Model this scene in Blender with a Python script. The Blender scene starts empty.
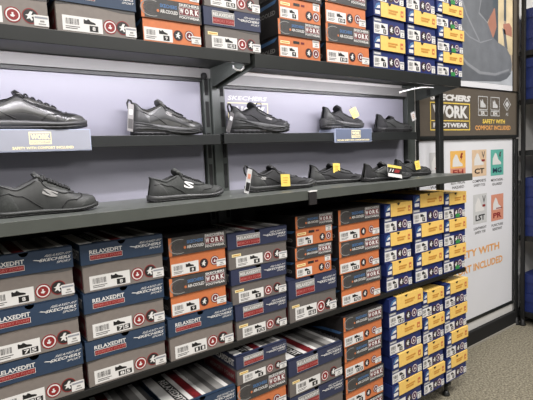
import bpy, bmesh, math, random
from mathutils import Vector, Matrix
random.seed(7)
SC = bpy.context.scene
C = SC.collection
EYE = 1.212                      # camera height; heights below are given relative to it unless noted
PI = math.pi

# ------------------------------------------------------------------ materials
def lin(c):
    return tuple(((v/255)/12.92 if v/255 <= .04045 else (((v/255)+.055)/1.055)**2.4) for v in c)
_M = {}
def mat(name, rgb, rough=.55, noise=.06, scale=40, metal=0, emit=0, bump=0, spec=.5, coat=0):
    if name in _M: return _M[name]
    m = bpy.data.materials.new(name); m.use_nodes = True
    nt = m.node_tree; b = nt.nodes['Principled BSDF']
    col = lin(rgb)
    tc = nt.nodes.new('ShaderNodeTexCoord'); n = nt.nodes.new('ShaderNodeTexNoise')
    n.inputs['Scale'].default_value = scale; n.inputs['Detail'].default_value = 3
    nt.links.new(tc.outputs['Object'], n.inputs['Vector'])
    r = nt.nodes.new('ShaderNodeValToRGB')
    r.color_ramp.elements[0].position = .3; r.color_ramp.elements[1].position = .7
    r.color_ramp.elements[0].color = tuple(v*(1-noise) for v in col)+(1,)
    r.color_ramp.elements[1].color = tuple(min(1, v*(1+noise)) for v in col)+(1,)
    nt.links.new(n.outputs['Fac'], r.inputs['Fac'])
    nt.links.new(r.outputs['Color'], b.inputs['Base Color'])
    b.inputs['Roughness'].default_value = rough; b.inputs['Metallic'].default_value = metal
    b.inputs['Specular IOR Level'].default_value = spec
    if coat: b.inputs['Coat Weight'].default_value = coat
    if emit:
        b.inputs['Emission Color'].default_value = col+(1,); b.inputs['Emission Strength'].default_value = emit
    if bump:
        bp = nt.nodes.new('ShaderNodeBump'); bp.inputs['Strength'].default_value = bump; bp.inputs['Distance'].default_value = .001
        nt.links.new(n.outputs['Fac'], bp.inputs['Height']); nt.links.new(bp.outputs['Normal'], b.inputs['Normal'])
    _M[name] = m
    return m

metal_dk = mat('dark_metal', (30, 32, 31), .42, .08, 25, 0, spec=.5)
metal_md = mat('grey_green_metal', (66, 70, 67), .4, .06, 20)
slot_bk  = mat('slot_black', (12, 12, 12), .8)
metal_lt = mat('light_grey_metal', (116, 115, 114), .4, .04, 15)
lav      = mat('lavender_panel', (147, 146, 158), .4, .02, 6)
backdark = mat('dark_back_panel', (30, 30, 32), .7)
white    = mat('white_print', (218, 216, 214), .5, .02, 60)
offwhite = mat('white_board', (222, 222, 226), .4, .015, 5)
wallpaint= mat('wall_paint', (206, 204, 200), .8, .03, 10)
deckblk  = mat('black_deck_metal', (15, 15, 15), .55)
lipgrey  = mat('worn_grey_metal', (78, 81, 77), .38, .06, 20)
palered  = mat('pale_red_print', (178, 100, 96), .5)
black    = mat('black_print_and_shade', (22, 21, 22), .5, .1)
dkgrey   = mat('dark_grey_print', (78, 76, 76), .55)
mdgrey   = mat('mid_grey_print', (140, 138, 136), .55)
navy     = mat('navy_card', (40, 58, 82), .5, .08, 60)
navy2    = mat('dark_navy_card', (44, 50, 76), .5, .08, 60)
taupe    = mat('taupe_card', (122, 114, 109), .55, .06, 60)
taupe2   = mat('dark_taupe_card', (102, 96, 93), .55, .06, 60)
redp     = mat('dark_red_print', (134, 36, 38), .5)
maroon   = mat('maroon_print', (104, 30, 38), .5)
orange   = mat('orange_card', (194, 112, 68), .5, .06, 60)
blackc   = mat('black_card', (40, 37, 38), .45, .12, 60)
charc    = mat('charcoal_print', (62, 60, 60), .5, .15, 90)
bluep    = mat('light_blue_print', (74, 112, 158), .5)
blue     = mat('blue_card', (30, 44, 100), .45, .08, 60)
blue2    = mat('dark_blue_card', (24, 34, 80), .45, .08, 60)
yellow   = mat('yellow_card', (232, 192, 104), .5, .05, 70)
yolk     = mat('yellow_print', (240, 208, 96), .5)
tan      = mat('tan_print', (196, 140, 60), .5)
purple   = mat('purple_print', (78, 36, 70), .5)
green    = mat('green_print', (50, 130, 70), .5)
tagyel   = mat('yellow_tag', (226, 200, 98), .5)
cream    = mat('cream_print', (236, 222, 170), .5)
signblue = mat('sign_blue_grey', (142, 144, 152), .35, .05, 12)
signdark = mat('sign_slate', (92, 100, 118), .4, .05, 12)
bronze   = mat('bronze_sign', (98, 90, 80), .28, .08, 4)
teal     = mat('teal_tile', (94, 172, 158), .5)
peach    = mat('peach_tile', (214, 186, 156), .5)
salmon   = mat('salmon_tile', (208, 142, 118), .5)
amber    = mat('amber_tile', (228, 178, 96), .5)
palegr   = mat('pale_grey_tile', (196, 196, 196), .5)
orngtxt  = mat('orange_text', (226, 164, 98), .5)
rubber   = mat('black_rubber', (20, 20, 20), .7)
tube_w   = mat('white_tube', (240, 240, 240), .4)
lamp_em  = mat('lamp_diffuser', (255, 250, 245), .5, 0, emit=2.0)
poster_bg= mat('poster_background', (178, 164, 146), .4, .25, 3)
poster_fl= mat('poster_floor', (176, 180, 186), .4, .12, 8)
poster_dk= mat('poster_dark', (84, 92, 98), .4, .2, 8)
poster_tn= mat('poster_tan', (214, 196, 160), .4, .2, 8)
poster_or= mat('poster_orange', (172, 122, 104), .4, .1, 8)
boot_g   = mat('poster_shoe_grey', (116, 119, 124), .4, .1, 14)
boot_d   = mat('poster_shoe_dark', (100, 103, 108), .4, .1, 14)
boot_l   = mat('poster_shoe_line', (142, 144, 149), .4, .05, 14)
leather  = mat('black_leather', (38, 38, 38), .26, .15, 30, spec=.6, bump=.1)
leather2 = mat('grey_black_leather', (66, 66, 63), .3, .12, 30, spec=.6, bump=.1)
knit     = mat('black_knit', (24, 24, 26), .75, .35, 220, bump=.4)
knitg    = mat('charcoal_knit', (46, 48, 46), .7, .3, 220, bump=.4)
suede    = mat('dark_grey_synthetic', (48, 49, 48), .5, .15, 60)
lining   = mat('shoe_lining', (28, 28, 29), .85, .2, 120)
sole_b   = mat('black_sole', (34, 34, 35), .5, .12, 60)
sole_g   = mat('grey_sole', (66, 66, 66), .42, .1, 60)
lace_b   = mat('black_lace', (18, 18, 19), .7, .3, 300)
lace_g   = mat('grey_lace', (104, 104, 104), .7, .3, 300)

def floor_material():
    m = bpy.data.materials.new('speckled_floor'); m.use_nodes = True
    nt = m.node_tree; b = nt.nodes['Principled BSDF']; L = nt.links.new
    tc = nt.nodes.new('ShaderNodeTexCoord')
    n1 = nt.nodes.new('ShaderNodeTexNoise'); n1.inputs['Scale'].default_value = 95; n1.inputs['Detail'].default_value = 3; n1.inputs['Roughness'].default_value = .75
    n2 = nt.nodes.new('ShaderNodeTexVoronoi'); n2.inputs['Scale'].default_value = 70
    L(tc.outputs['Object'], n1.inputs['Vector']); L(tc.outputs['Object'], n2.inputs['Vector'])
    r = nt.nodes.new('ShaderNodeValToRGB'); e = r.color_ramp.elements
    e[0].position = .36; e[0].color = lin((84, 80, 68))+(1,)
    e[1].position = .66; e[1].color = lin((164, 157, 138))+(1,)
    x = e.new(.5); x.color = lin((126, 119, 102))+(1,)
    L(n1.outputs['Fac'], r.inputs['Fac'])
    r2 = nt.nodes.new('ShaderNodeValToRGB'); e = r2.color_ramp.elements
    e[0].position = .05; e[0].color = (1.15, 1.15, 1.12, 1); e[1].position = .4; e[1].color = (.92, .92, .92, 1)
    L(n2.outputs['Distance'], r2.inputs['Fac'])
    mx = nt.nodes.new('ShaderNodeMix'); mx.data_type = 'RGBA'; mx.blend_type = 'MULTIPLY'; mx.inputs[0].default_value = 1
    L(r.outputs['Color'], mx.inputs[6]); L(r2.outputs['Color'], mx.inputs[7]); L(mx.outputs[2], b.inputs['Base Color'])
    b.inputs['Roughness'].default_value = .75
    return m

# ------------------------------------------------------------------ object helpers
def link(name, me, parent=None, loc=(0, 0, 0), rot=(0, 0, 0)):
    o = bpy.data.objects.new(name, me); C.objects.link(o)
    if parent: o.parent = parent
    o.location = loc; o.rotation_euler = rot
    return o
def tag(o, label=None, cat=None, group=None, kind=None):
    if label: o['label'] = label
    if cat: o['category'] = cat
    if group: o['group'] = group
    if kind: o['kind'] = kind
    return o
def empty(name, loc, rz=0):
    o = bpy.data.objects.new(name, None); C.objects.link(o); o.empty_display_size = .05
    o.location = loc; o.rotation_euler = (0, 0, rz)
    return o
def me_from_bm(bm, mats, smooth=False):
    me = bpy.data.meshes.new('mesh')
    bmesh.ops.recalc_face_normals(bm, faces=bm.faces)
    bm.to_mesh(me); bm.free()
    for m in (mats if isinstance(mats, (list, tuple)) else [mats]): me.materials.append(m)
    if smooth:
        for p in me.polygons: p.use_smooth = True
    return me
def add_box(bm, a, b, bev=0, mi=0):
    x0, y0, z0 = a; x1, y1, z1 = b
    r = bmesh.ops.create_cube(bm, size=1, matrix=Matrix.Translation(((x0+x1)/2, (y0+y1)/2, (z0+z1)/2)) @ Matrix.Diagonal((x1-x0, y1-y0, z1-z0, 1)))
    fs = set(f for v in r['verts'] for f in v.link_faces)
    for f in fs: f.material_index = mi
    if bev:
        es = set(e for v in r['verts'] for e in v.link_edges)
        bmesh.ops.bevel(bm, geom=list(es), offset=bev, segments=2, profile=.5, affect='EDGES')
def box_me(a, b, m, bev=0):
    bm = bmesh.new(); add_box(bm, a, b, bev); return me_from_bm(bm, m)
def boxes_me(L, m, bev=0):
    bm = bmesh.new()
    for a, b in L: add_box(bm, a, b, bev)
    return me_from_bm(bm, m)
def add_tube(bm, pts, r, seg=8, mi=0, cap=True):
    pts = [Vector(p) for p in pts]; rings = []
    rr = r if isinstance(r, (list, tuple)) else [r]*len(pts)
    up0 = None
    for i, p in enumerate(pts):
        t = (pts[min(i+1, len(pts)-1)]-pts[max(i-1, 0)]).normalized()
        if up0 is None: up0 = t.orthogonal().normalized()
        s = t.cross(up0); 
        if s.length < 1e-6: s = t.orthogonal()
        s.normalize(); u = s.cross(t).normalized(); up0 = u
        rings.append([bm.verts.new(p+(s*math.cos(2*PI*k/seg)+u*math.sin(2*PI*k/seg))*rr[i]) for k in range(seg)])
    for a, b in zip(rings, rings[1:]):
        for k in range(seg):
            f = bm.faces.new((a[k], a[(k+1) % seg], b[(k+1) % seg], b[k])); f.material_index = mi; f.smooth = True
    if cap:
        for q in (rings[0][::-1], rings[-1]):
            f = bm.faces.new(q); f.material_index = mi
def add_prism(bm, poly, axis, a, b, mi=0):
    """polygon (2-D) extruded along axis: 'y' -> poly is (x,z); 'x' -> poly is (y,z)"""
    def P(p, t): return (p[0], t, p[1]) if axis == 'y' else (t, p[0], p[1])
    A = [bm.verts.new(P(p, a)) for p in poly]; B = [bm.verts.new(P(p, b)) for p in poly]
    fs = [bm.faces.new(A), bm.faces.new(B[::-1])]
    n = len(poly)
    for i in range(n): fs.append(bm.faces.new((A[i], B[i], B[(i+1) % n], A[(i+1) % n])))
    for f in fs: f.material_index = mi

# ------------------------------------------------------------------ lettering and flat print
_T = {}
def text_geo(s, bold=.012):
    k = (s, bold)
    if k in _T: return _T[k]
    cu = bpy.data.curves.new('t', 'FONT'); cu.body = s; cu.size = 1; cu.offset = bold; cu.resolution_u = 2
    o = bpy.data.objects.new('t', cu); C.objects.link(o)
    dg = bpy.context.evaluated_depsgraph_get(); dg.update()
    me = bpy.data.meshes.new_from_object(o.evaluated_get(dg))
    vs = [(v.co.x, v.co.y) for v in me.vertices]; fs = [tuple(p.vertices) for p in me.polygons]
    bpy.data.objects.remove(o); bpy.data.curves.remove(cu); bpy.data.meshes.remove(me)
    x0 = min(v[0] for v in vs); x1 = max(v[0] for v in vs); y0 = min(v[1] for v in vs); y1 = max(v[1] for v in vs)
    vs = [((a-x0)/(x1-x0), (b-y0)/(y1-y0)) for a, b in vs]
    _T[k] = (vs, fs)
    return _T[k]
_PC = {}
class P:
    """flat printed shapes in a 2-D frame, each layer a hair above the last"""
    def __init__(s): s.v = []; s.f = []; s.m = []; s.mats = []
    def _mi(s, m):
        if m not in s.mats: s.mats.append(m)
        return s.mats.index(m)
    def poly(s, pts, m, l=0):
        n = len(s.v); s.v += [(x, y, l) for x, y in pts]; s.f.append(tuple(range(n, n+len(pts)))); s.m.append(s._mi(m)); return s
    def rect(s, x0, y0, x1, y1, m, l=0): return s.poly([(x0, y0), (x1, y0), (x1, y1), (x0, y1)], m, l)
    def disc(s, cx, cy, r, m, l=0, n=24, ry=None):
        ry = ry or r
        return s.poly([(cx+r*math.cos(2*PI*i/n), cy+ry*math.sin(2*PI*i/n)) for i in range(n)], m, l)
    def frame(s, x0, y0, x1, y1, t, m, l=0):
        s.rect(x0, y0, x1, y0+t, m, l); s.rect(x0, y1-t, x1, y1, m, l); s.rect(x0, y0+t, x0+t, y1-t, m, l); return s.rect(x1-t, y0+t, x1, y1-t, m, l)
    def text(s, t, x0, y0, x1, y1, m, l=1, rot=0, shear=0, bold=.012):
        vs, fs = text_geo(t, bold); n = len(s.v)
        for a, b in vs:
            a += shear*b
            if rot == 0: p = (x0+a*(x1-x0), y0+b*(y1-y0))
            elif rot == -90: p = (x0+b*(x1-x0), y1-a*(y1-y0))
            elif rot == 90: p = (x1-b*(x1-x0), y0+a*(y1-y0))
            s.v.append((p[0], p[1], l))
        mi = s._mi(m)
        for f in fs: s.f.append(tuple(i+n for i in f)); s.m.append(mi)
        return s
    def mesh(s, mode='front', off=.0006, step=.0003):
        me = bpy.data.meshes.new('print')
        def T(p):
            x, y, l = p; o = off+l*step
            return {'front': (x, -o, y), 'top': (x, y, o), 'left': (-o, -x, y)}[mode]
        me.from_pydata([T(p) for p in s.v], [], s.f)
        for m in s.mats: me.materials.append(m)
        for p, i in zip(me.polygons, s.m): p.material_index = i
        me.update(); return me
def cached(key, fn):
    if key not in _PC: _PC[key] = fn()
    return _PC[key]

SHOE = [(0, 0), (1, 0), (1, .28), (.86, .42), (.62, .56), (.46, .92), (.36, 1), (.3, .78), (.16, .74), (.06, .95), (0, .8)]
def shoe_icon(p, x0, y0, x1, y1, m, l): return p.poly([(x0+a*(x1-x0), y0+b*(y1-y0)) for a, b in SHOE], m, l)
def barcode(p, x0, y0, x1, y1, l, seed=1):
    r = random.Random(seed); x = x0
    while x < x1:
        w = r.choice((.0006, .0009, .0013)); p.rect(x, y0, min(x+w, x1), y1, dkgrey, l); x += w+r.choice((.0007, .0011, .0018))

def label_mesh(size, w, h, kind):
    def f():
        p = P(); p.rect(0, 0, w, h, white, 0)
        barcode(p, w*.07, h*.42, w*.4, h*.82, 1, 3)
        for i, z in enumerate((.26, .14)): p.rect(w*.07, h*z, w*(.42-.06*i), h*(z+.05), dkgrey, 1)
        shoe_icon(p, w*.52, h*.56, w*.82, h*.9, black, 1)
        sx = w*.62
        if len(size) > 1: 
            p.rect(w*.6, h*.1, w*.77, h*.46, black, 1); p.rect(w*.79, h*.1, w*.95, h*.46, black, 1)
        else: p.rect(w*.66, h*.08, w*.88, h*.48, black, 1)
        p.text(size, w*(.64 if len(size) > 1 else .73), h*.15, w*(.91 if len(size) > 1 else .81), h*.41, white, 2, bold=.03)
        return p.mesh()
    return cached(('label', size, round(w, 4), round(h, 4)), f)
def emblem_mesh(r, style, col):
    def f():
        p = P()
        if style == 0:
            p.disc(0, 0, r, col, 0); p.disc(0, 0, r*.84, white, 1); p.disc(0, 0, r*.68, col, 2)
            p.poly([(x*.75, y*.75) for x, y in [(-r*.35, -r*.3), (r*.1, -r*.42), (r*.36, -.1*r), (r*.1, r*.05), (r*.12, r*.4), (-r*.2, r*.36), (-r*.12, 0), (-r*.4, -.05*r)]], white, 3)
        else:
            p.disc(0, 0, r, col, 0); p.disc(0, 0, r*.88, blackc, 1)
            p.poly([(-r*.5, -r*.45), (-r*.1, -r*.3), (r*.1, -r*.6), (r*.28, -r*.5), (r*.12, -.1*r), (r*.5, 0), (r*.3, r*.16), (r*.1, r*.12), (r*.3, r*.55), (0, r*.6), (-r*.25, r*.2), (-r*.6, r*.1), (-r*.3, -.05*r)], white, 2)
        return p.mesh()
    return cached(('emb', round(r, 4), style, col.name), f)
def sticker_mesh(w, h, band):
    def f():
        p = P(); p.rect(0, 0, w, h, white, 0); p.rect(w*.06, h*.68, w*.94, h*.86, band, 1)
        p.rect(w*.4, h*.36, w*.7, h*.52, mdgrey, 1); p.rect(w*.3, h*.14, w*.8, h*.24, mdgrey, 1)
        return p.mesh()
    return cached(('stk', round(w, 4), round(h, 4), band.name), f)

def lid_mesh(w, d, h, m, nt):
    """open-bottomed cap with a half-round thumb notch cut through the front edge"""
    bm = bmesh.new(); t = .0016; x0, x1 = -w/2, w/2; r = .011
    cx = nt*w
    arc = [(cx-r*math.cos(PI*i/10), h-r*1.0*math.sin(PI*i/10)) for i in range(11)]
    front = [(x0, 0), (x1, 0), (x1, h)] + arc[::-1] + [(x0, h)]
    add_prism(bm, front, 'y', 0, t)
    arc2 = [(cx-r*math.cos(PI*i/10), .7*r*math.sin(PI*i/10)) for i in range(11)]
    top = [(x0, d), (x1, d), (x1, t)] + arc2[::-1] + [(x0, t)]
    top = [(x0, d), (x1, d), (x1, 0)]+[(a, b) for a, b in arc2[::-1]]+[(x0, 0)]
    A = [bm.verts.new((p[0], p[1], h)) for p in top]; B = [bm.verts.new((p[0], p[1], h-t)) for p in top]
    bm.faces.new(A); bm.faces.new(B[::-1])
    for i in range(len(top)): bm.faces.new((A[i], B[i], B[(i+1) % len(top)], A[(i+1) % len(top)]))
    add_box(bm, (x0, t, 0), (x0+t, d, h-t)); add_box(bm, (x1-t, t, 0), (x1, d, h-t)); add_box(bm, (x0+t, d-t, 0), (x1-t, d, h-t))
    return me_from_bm(bm, m)

def top_print(w, d, dark=False):
    def f():
        p = P(); X = lambda u: -w/2+.002+u*(w-.004)
        strips = [(0, .15, white), (.15, .30, black), (.30, .37, white), (.37, .50, maroon), (.50, .56, white), (.56, .66, mdgrey), (.66, .74, dkgrey), (.74, .86, mdgrey), (.86, .93, white), (.93, 1, dkgrey)]
        for a, b, m in strips: p.rect(X(a), .013, X(b), d-.002, m, 0)
        p.text('RELAXEDFIT', X(.175), .02, X(.275), d*.80, white, 1, rot=-90, bold=.01)
        p.text('MEMORY FOAM', X(.395), .02, X(.475), d*.70, redp, 1, rot=-90, bold=.02)
        p.text('SKECHERS', X(.55), d*.25, X(.63), d*.8, mdgrey, 1, rot=-90, bold=.02)
        return p.mesh('top')
    return cached(('top', round(w, 3), round(d, 3)), f)

def shoe_box(kind, x0, x1, zb, h, label, group, size='8', y=1.22, d=.255, rz=0, nt=-.02, green_patch=False, top=True, detail=True, side=True):
    """front face towards -Y, base centre of the front edge is the origin"""
    w = x1-x0
    root = empty('shoe_box', ((x0+x1)/2, y, zb+EYE), rz)
    tag(root, label, 'shoe box', group)
    lh = {'grey': .42, 'taupe': .44, 'orange': .47, 'tan_orange': .42, 'blue': .44}[kind]*h
    bw = w-.008; bd = d-.006
    bmat = {'grey': taupe, 'taupe': taupe2, 'orange': orange, 'tan_orange': orange, 'blue': blue}[kind]
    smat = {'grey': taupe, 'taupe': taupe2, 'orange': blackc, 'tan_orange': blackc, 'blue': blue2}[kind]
    lmat = {'grey': navy, 'taupe': navy2, 'orange': blackc, 'tan_orange': blackc, 'blue': blue}[kind]
    def body():
        bm = bmesh.new(); add_box(bm, (-bw/2, .003, 0), (bw/2, .003+bd, h-.014), .0012)
        bm.faces.ensure_lookup_table()
        for f in bm.faces:
            n = f.normal; f.material_index = 2 if n.z > .7 else (1 if abs(n.x) > .7 else 0)
        return me_from_bm(bm, [bmat, smat, black])  # top faces painted black as the shade inside the box, behind the notch
    link('box_body', cached(('body', kind, round(w, 4), round(h, 4), round(d, 4)), body), root)
    jut = .003 if kind == 'blue' else 0
    lid = link('lid', cached(('lid', kind, round(w, 4), round(h, 4), nt), lambda: lid_mesh(w-.002, d, lh, lmat, nt)), root, (0, -jut, h-lh))
    if not detail: return root
    W = w-.002
    if kind in ('grey', 'taupe'):
        def lp():
            p = P(); 
            a, b = (-W*.40, -W*.02) if kind == 'grey' else (-W*.36, W*.02)
            if kind == 'grey':
                p.rect(a, lh*.2, b, lh*.46, white, 0); p.rect(a+.001, lh*.2+.001, b-.001, lh*.46-.001, redp, 1)
                p.text('MEMORY FOAM', a+.004, lh*.27, b-.004, lh*.39, palered, 2, bold=.01)
                p.text('RELAXEDFIT', a, lh*.5, b, lh*.70, white, 1, bold=.025)
            else:
                p.rect(a, lh*.12, b, lh*.82, white, 0); p.rect(a+.001, lh*.12+.001, b-.001, lh*.46, redp, 1); p.rect(a+.001, lh*.46, b-.001, lh*.82-.001, mdgrey, 1)
                p.text('RELAXEDFIT', a+.003, lh*.54, b-.003, lh*.72, white, 2, bold=.015)
                p.text('MEMORY FOAM', a+.003, lh*.22, b-.003, lh*.38, palered, 2, bold=.01)
            return p.mesh()
        link('brand_badge', cached(('lp', kind, round(w, 3), round(h, 3)), lp), lid)
        def rp():
            p = P(); a, b = W*.07, W*.465
            p.text('RELAXED FIT', a+.3*(b-a), lh*.66, b, lh*.76, white, 0, bold=.005, shear=.1)
            p.text('SKECHERS', a+.16*(b-a), lh*.46, b, lh*.60, white, 0, bold=.02, shear=.05)
            p.text('SPORT', a+.62*(b-a), lh*.3, b, lh*.40, white, 0, bold=.01, shear=.1)
            p.poly([(a, lh*.58), (a+.2*(b-a), lh*.5), (a+.2*(b-a), lh*.54), (a+.05*(b-a), lh*.6)], white, 0)
            return p.mesh()
        link('brand_lettering', cached(('rp', kind, round(w, 3), round(h, 3)), rp), lid)
        def wave():
            p = P(); n = 16; yb = h-lh-.0005
            top_ = [(-bw/2+bw*i/n, yb) for i in range(n+1)]
            bot = [(-bw/2+bw*i/n, yb-h*.035-h*.03*math.sin(i/n*2*PI+2.4)) for i in range(n+1)]
            for i in range(n): p.poly([bot[i], bot[i+1], top_[i+1], top_[i]], dkgrey if kind == 'grey' else dkgrey, 0)
            return p.mesh()
        link('wave_band', cached(('wv', kind, round(w, 3), round(h, 3)), wave), root, (0, .003, 0))
        lw, lhh = W*(.475 if kind == 'grey' else .44), h*.29
        link('size_label', label_mesh(size, lw, lhh, kind), root, (-W*(.42 if kind == 'grey' else .38), .003, h*.04))
        if kind == 'taupe': link('yellow_sticker', cached('ys', lambda: P().rect(0, 0, .034, .009, cream, 0).rect(.003, .003, .031, .006, tan, 1).mesh()), root, (-W*.44, .003, h*.34))
        r = h*.142
        link('emblem', emblem_mesh(r, 0, redp), root, (W*.15, .003, h*.20))
        link('emblem', emblem_mesh(r, 1, redp), root, (W*.315, .003, h*.215))
        link('price_sticker', sticker_mesh(W*.145, h*.20, signblue), root, (W*.345, .0022, h*.05))
        if top: link('top_print', top_print(W, d), lid, (0, 0, lh))
        if side:
            def sp():
                p = P(); D = d
                p.rect(-D+.01, h*.1, -.006, h*.5, taupe2, 0); p.text('RELAXEDFIT', -D*.75, h*.36, -.012, h*.52, white, 1, bold=.03); p.rect(-D*.75, h*.16, -.012, h*.3, redp, 1)
                return p.mesh('left')
            def sp2():
                p = P(); D = d
                p.text('RELAXEDFIT', -D*.6, lh*.2, -.012, lh*.7, white, 0, bold=.03)
                return p.mesh('left')
            link('side_print', cached(('sp', round(h, 3), kind), lambda: P().rect(-bd+.01, h*.06, -.01, h*.46, maroon, 0).text('MEMORY FOAM', -bd+.05, h*.18, -.02, h*.34, taupe, 1, bold=.02).mesh('left')), root, (-bw/2, .003, 0))
            link('side_lettering', cached(('sp2', round(h, 3)), sp2), lid, (-W/2, 0, 0))
    elif kind in ('orange', 'tan_orange'):
        def lp():
            p = P()
            p.rect(-W*.499, .0005, W*.499, lh*.985, orange, 0); p.rect(-W*.45, lh*.02, W*.499, lh*.995, charc, 1)
            # swirl
            for k in range(3):
                cx, cy, R_ = -W*.33, lh*.48, lh*(.4-.09*k); q = []
                for i in range(13):
                    a = PI*(.35+1.3*i/12); q.append((cx+R_*1.5*math.cos(a), cy+R_*math.sin(a)))
                for i in range(12):
                    (ax, ay), (bx, by) = q[i], q[i+1]
                    p.poly([(ax, ay), (bx, by), (cx+(bx-cx)*.9, cy+(by-cy)*.9), (cx+(ax-cx)*.9, cy+(ay-cy)*.9)], mdgrey if k == 0 else dkgrey, 2)
            p.text('SKECHERS', -W*.20, lh*.58, W*.08, lh*.76, bluep, 3, bold=.03)
            p.disc(-W*.235, lh*.40, .004, orange, 3)
            p.text('AIR-COOLED', -W*.20, lh*.32, W*.09, lh*.49, white, 3, bold=.02)
            return p.mesh()
        link('tech_print', cached(('olp', round(w, 3), round(h, 3)), lp), lid)
        def wp():
            p = P(); a, b = W*.115, W*.465
            p.text('SKECHERS', a, lh*.80, b, lh*.93, white, 4, bold=.03)
            p.rect(a, lh*.36, b, lh*.77, white, 2); p.rect(a+.001, lh*.36+.001, b-.001, lh*.77-.001, maroon, 3)
            for i, ch in enumerate('WORK'):
                u0 = a+(b-a)*i/4+.0022; u1 = a+(b-a)*(i+1)/4-.0018
                p.text(ch, u0, lh*.43, u1, lh*.70, white, 4, bold=.05)
            p.text('FOOTWEAR', a, lh*.19, b, lh*.32, white, 4, bold=.03)
            return p.mesh()
        link('work_badge', cached(('owp', round(w, 3), round(h, 3)), wp), lid)
        if kind == 'orange':
            link('size_label', label_mesh(size, W*.46, h*.29, kind), root, (-W*.47, .003, h*.04))
            r = h*.125
            link('emblem', emblem_mesh(r, 1, maroon), root, (W*.085, .003, h*.22))
            link('emblem', emblem_mesh(r, 0, maroon), root, (W*.28, .003, h*.24))
            link('price_sticker', sticker_mesh(W*.17, h*.18, mdgrey), root, (W*.31, .0022, h*.07))
        else:
            link('size_label', label_mesh(size, W*.40, h*.27, kind), root, (-W*.46, .003, h*.04))
            link('yellow_sticker', cached('ys2', lambda: P().rect(0, 0, .04, .009, cream, 0).rect(.004, .003, .036, .006, tan, 1).mesh()), root, (-W*.45, .003, h*.37))
            link('brown_mark', cached('bm2', lambda: P().rect(0, 0, .028, .009, blackc, 0).rect(.034, .001, .05, .008, maroon, 0).mesh()), root, (-W*.16, .003, h*.40))
            r = h*.13
            link('emblem', emblem_mesh(r, 1, maroon), root, (W*.20, .003, h*.2))
            link('emblem', emblem_mesh(r, 0, maroon), root, (W*.37, .003, h*.2))
            link('price_sticker', sticker_mesh(W*.16, h*.2, mdgrey), root, (W*.3, .003, h*.37))
        if side:
            def sp():
                p = P(); D = bd
                p.poly([(-D*.9, h*.3), (-D*.1, h*.42), (-D*.02, h*.52), (-D*.5, h*.46)], bluep, 0)
                p.text('AIR-COOLED', -D*.7, h*.14, -.02, h*.26, mdgrey, 0, bold=.03)
                return p.mesh('left')
            link('side_print', cached(('osp', round(h, 3)), sp), root, (-bw/2, .003, 0))
    else:
        def lp():
            p = P(); p.rect(-W*.22, lh*.02, W*.48, lh*1.0, yellow, 0)
            for i, z in enumerate((.52, .34)): p.rect(-W*.02, lh*z, W*(.26-.05*i), lh*(z+.1), tan, 1)
            p.rect(W*.33, lh*.25, W*.42, lh*.68, orange, 1)
            p.rect(W*.35, lh*.36, W*.40, lh*.5, yellow, 2)
            return p.mesh()
        # the yellow panel is a card wrapped over the lid's front edge
        def wrap():
            bm = bmesh.new(); t = .0011
            a, b = -W*.29, W*.49
            add_box(bm, (a, -t, 0), (b, 0, lh)); add_box(bm, (a, -t, lh), (b, d*.97, lh+t*.6))
            return me_from_bm(bm, yellow)
        yp = link('yellow_panel', cached(('yw', round(w, 3), round(h, 3)), wrap), lid)
        def lp2():
            p = P()
            for i, z in enumerate((.48, .3)): p.rect(-W*.06, lh*z, W*(.24-.05*i), lh*(z+.12), tan, 1)
            p.rect(W*.33, lh*.25, W*.42, lh*.68, orange, 1); p.rect(W*.35, lh*.36, W*.40, lh*.5, yellow, 2)

            p.poly([(nt*W-.010, lh), (nt*W-.006, lh-.007), (nt*W, lh-.010), (nt*W+.006, lh-.007), (nt*W+.010, lh)], black, 2)  # thumb notch painted as a flat dark half-round, its inner shade in the colour
            return p.mesh()
        link('print_and_notch_shade', cached(('yp', round(w, 3), round(h, 3)), lp2), yp, (0, -.0011, 0))
        def lg():
            p = P(); p.poly([(-W*.48, lh*.45), (-W*.40, lh*.5), (-W*.31, lh*.7), (-W*.31, lh*.95), (-W*.42, lh*.82)], bluep, 0)
            p.rect(-W*.46, lh*.12, -W*.32, lh*.38, white, 0); p.poly([(-W*.43, lh*.5), (-W*.31, lh*.55), (-W*.31, lh*.75), (-W*.38, lh*.7)], white, 1)
            return p.mesh()
        link('logo_print', cached(('lg', round(w, 3), round(h, 3)), lg), lid)
        link('size_label', label_mesh(size, W*.42, h*.33, kind), root, (-W*.47, .003, h*.05))
        link('blue_label', cached('bl', lambda: P().rect(0, 0, .045, .012, signblue, 0).rect(.004, .004, .04, .008, white, 1).mesh()), root, (-W*.47, .003, h*.41))
        r = h*.16
        link('emblem', emblem_mesh(r, 1, purple), root, (W*.07, .003, h*.23))
        link('emblem', emblem_mesh(r, 0, purple), root, (W*.25, .003, h*.24))
        if green_patch: link('green_sticker', cached('gr', lambda: P().rect(0, 0, .034, .018, green, 0).mesh()), root, (W*.04, .0022, h*.04))
        link('price_sticker', sticker_mesh(W*.13, h*.24, signblue), root, (W*.35, .0022, h*.05))
    return root

# ------------------------------------------------------------------ setting
def struct(name, me):
    o = link(name, me); o['kind'] = 'structure'; return o
WY = 1.488
struct('floor', box_me((-2.6, -3.2, -.06), (6.4, 1.62, 0), floor_material()))
struct('wall_back', box_me((-2.6, 1.50, 0), (6.4, 1.62, 3.2), wallpaint))
def bb():
    bm = bmesh.new()
    add_box(bm, (2.11, 1.476, 0), (6.4, 1.50, EYE-1.118), .003); return me_from_bm(bm, mat('black_baseboard', (12, 12, 13), .7, .1, 10))
struct('baseboard_back', bb())
struct('trim_1', box_me((2.11, 1.470, 0), (6.4, 1.476, .012), mat('floor_trim', (150, 145, 135), .6)))

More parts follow.
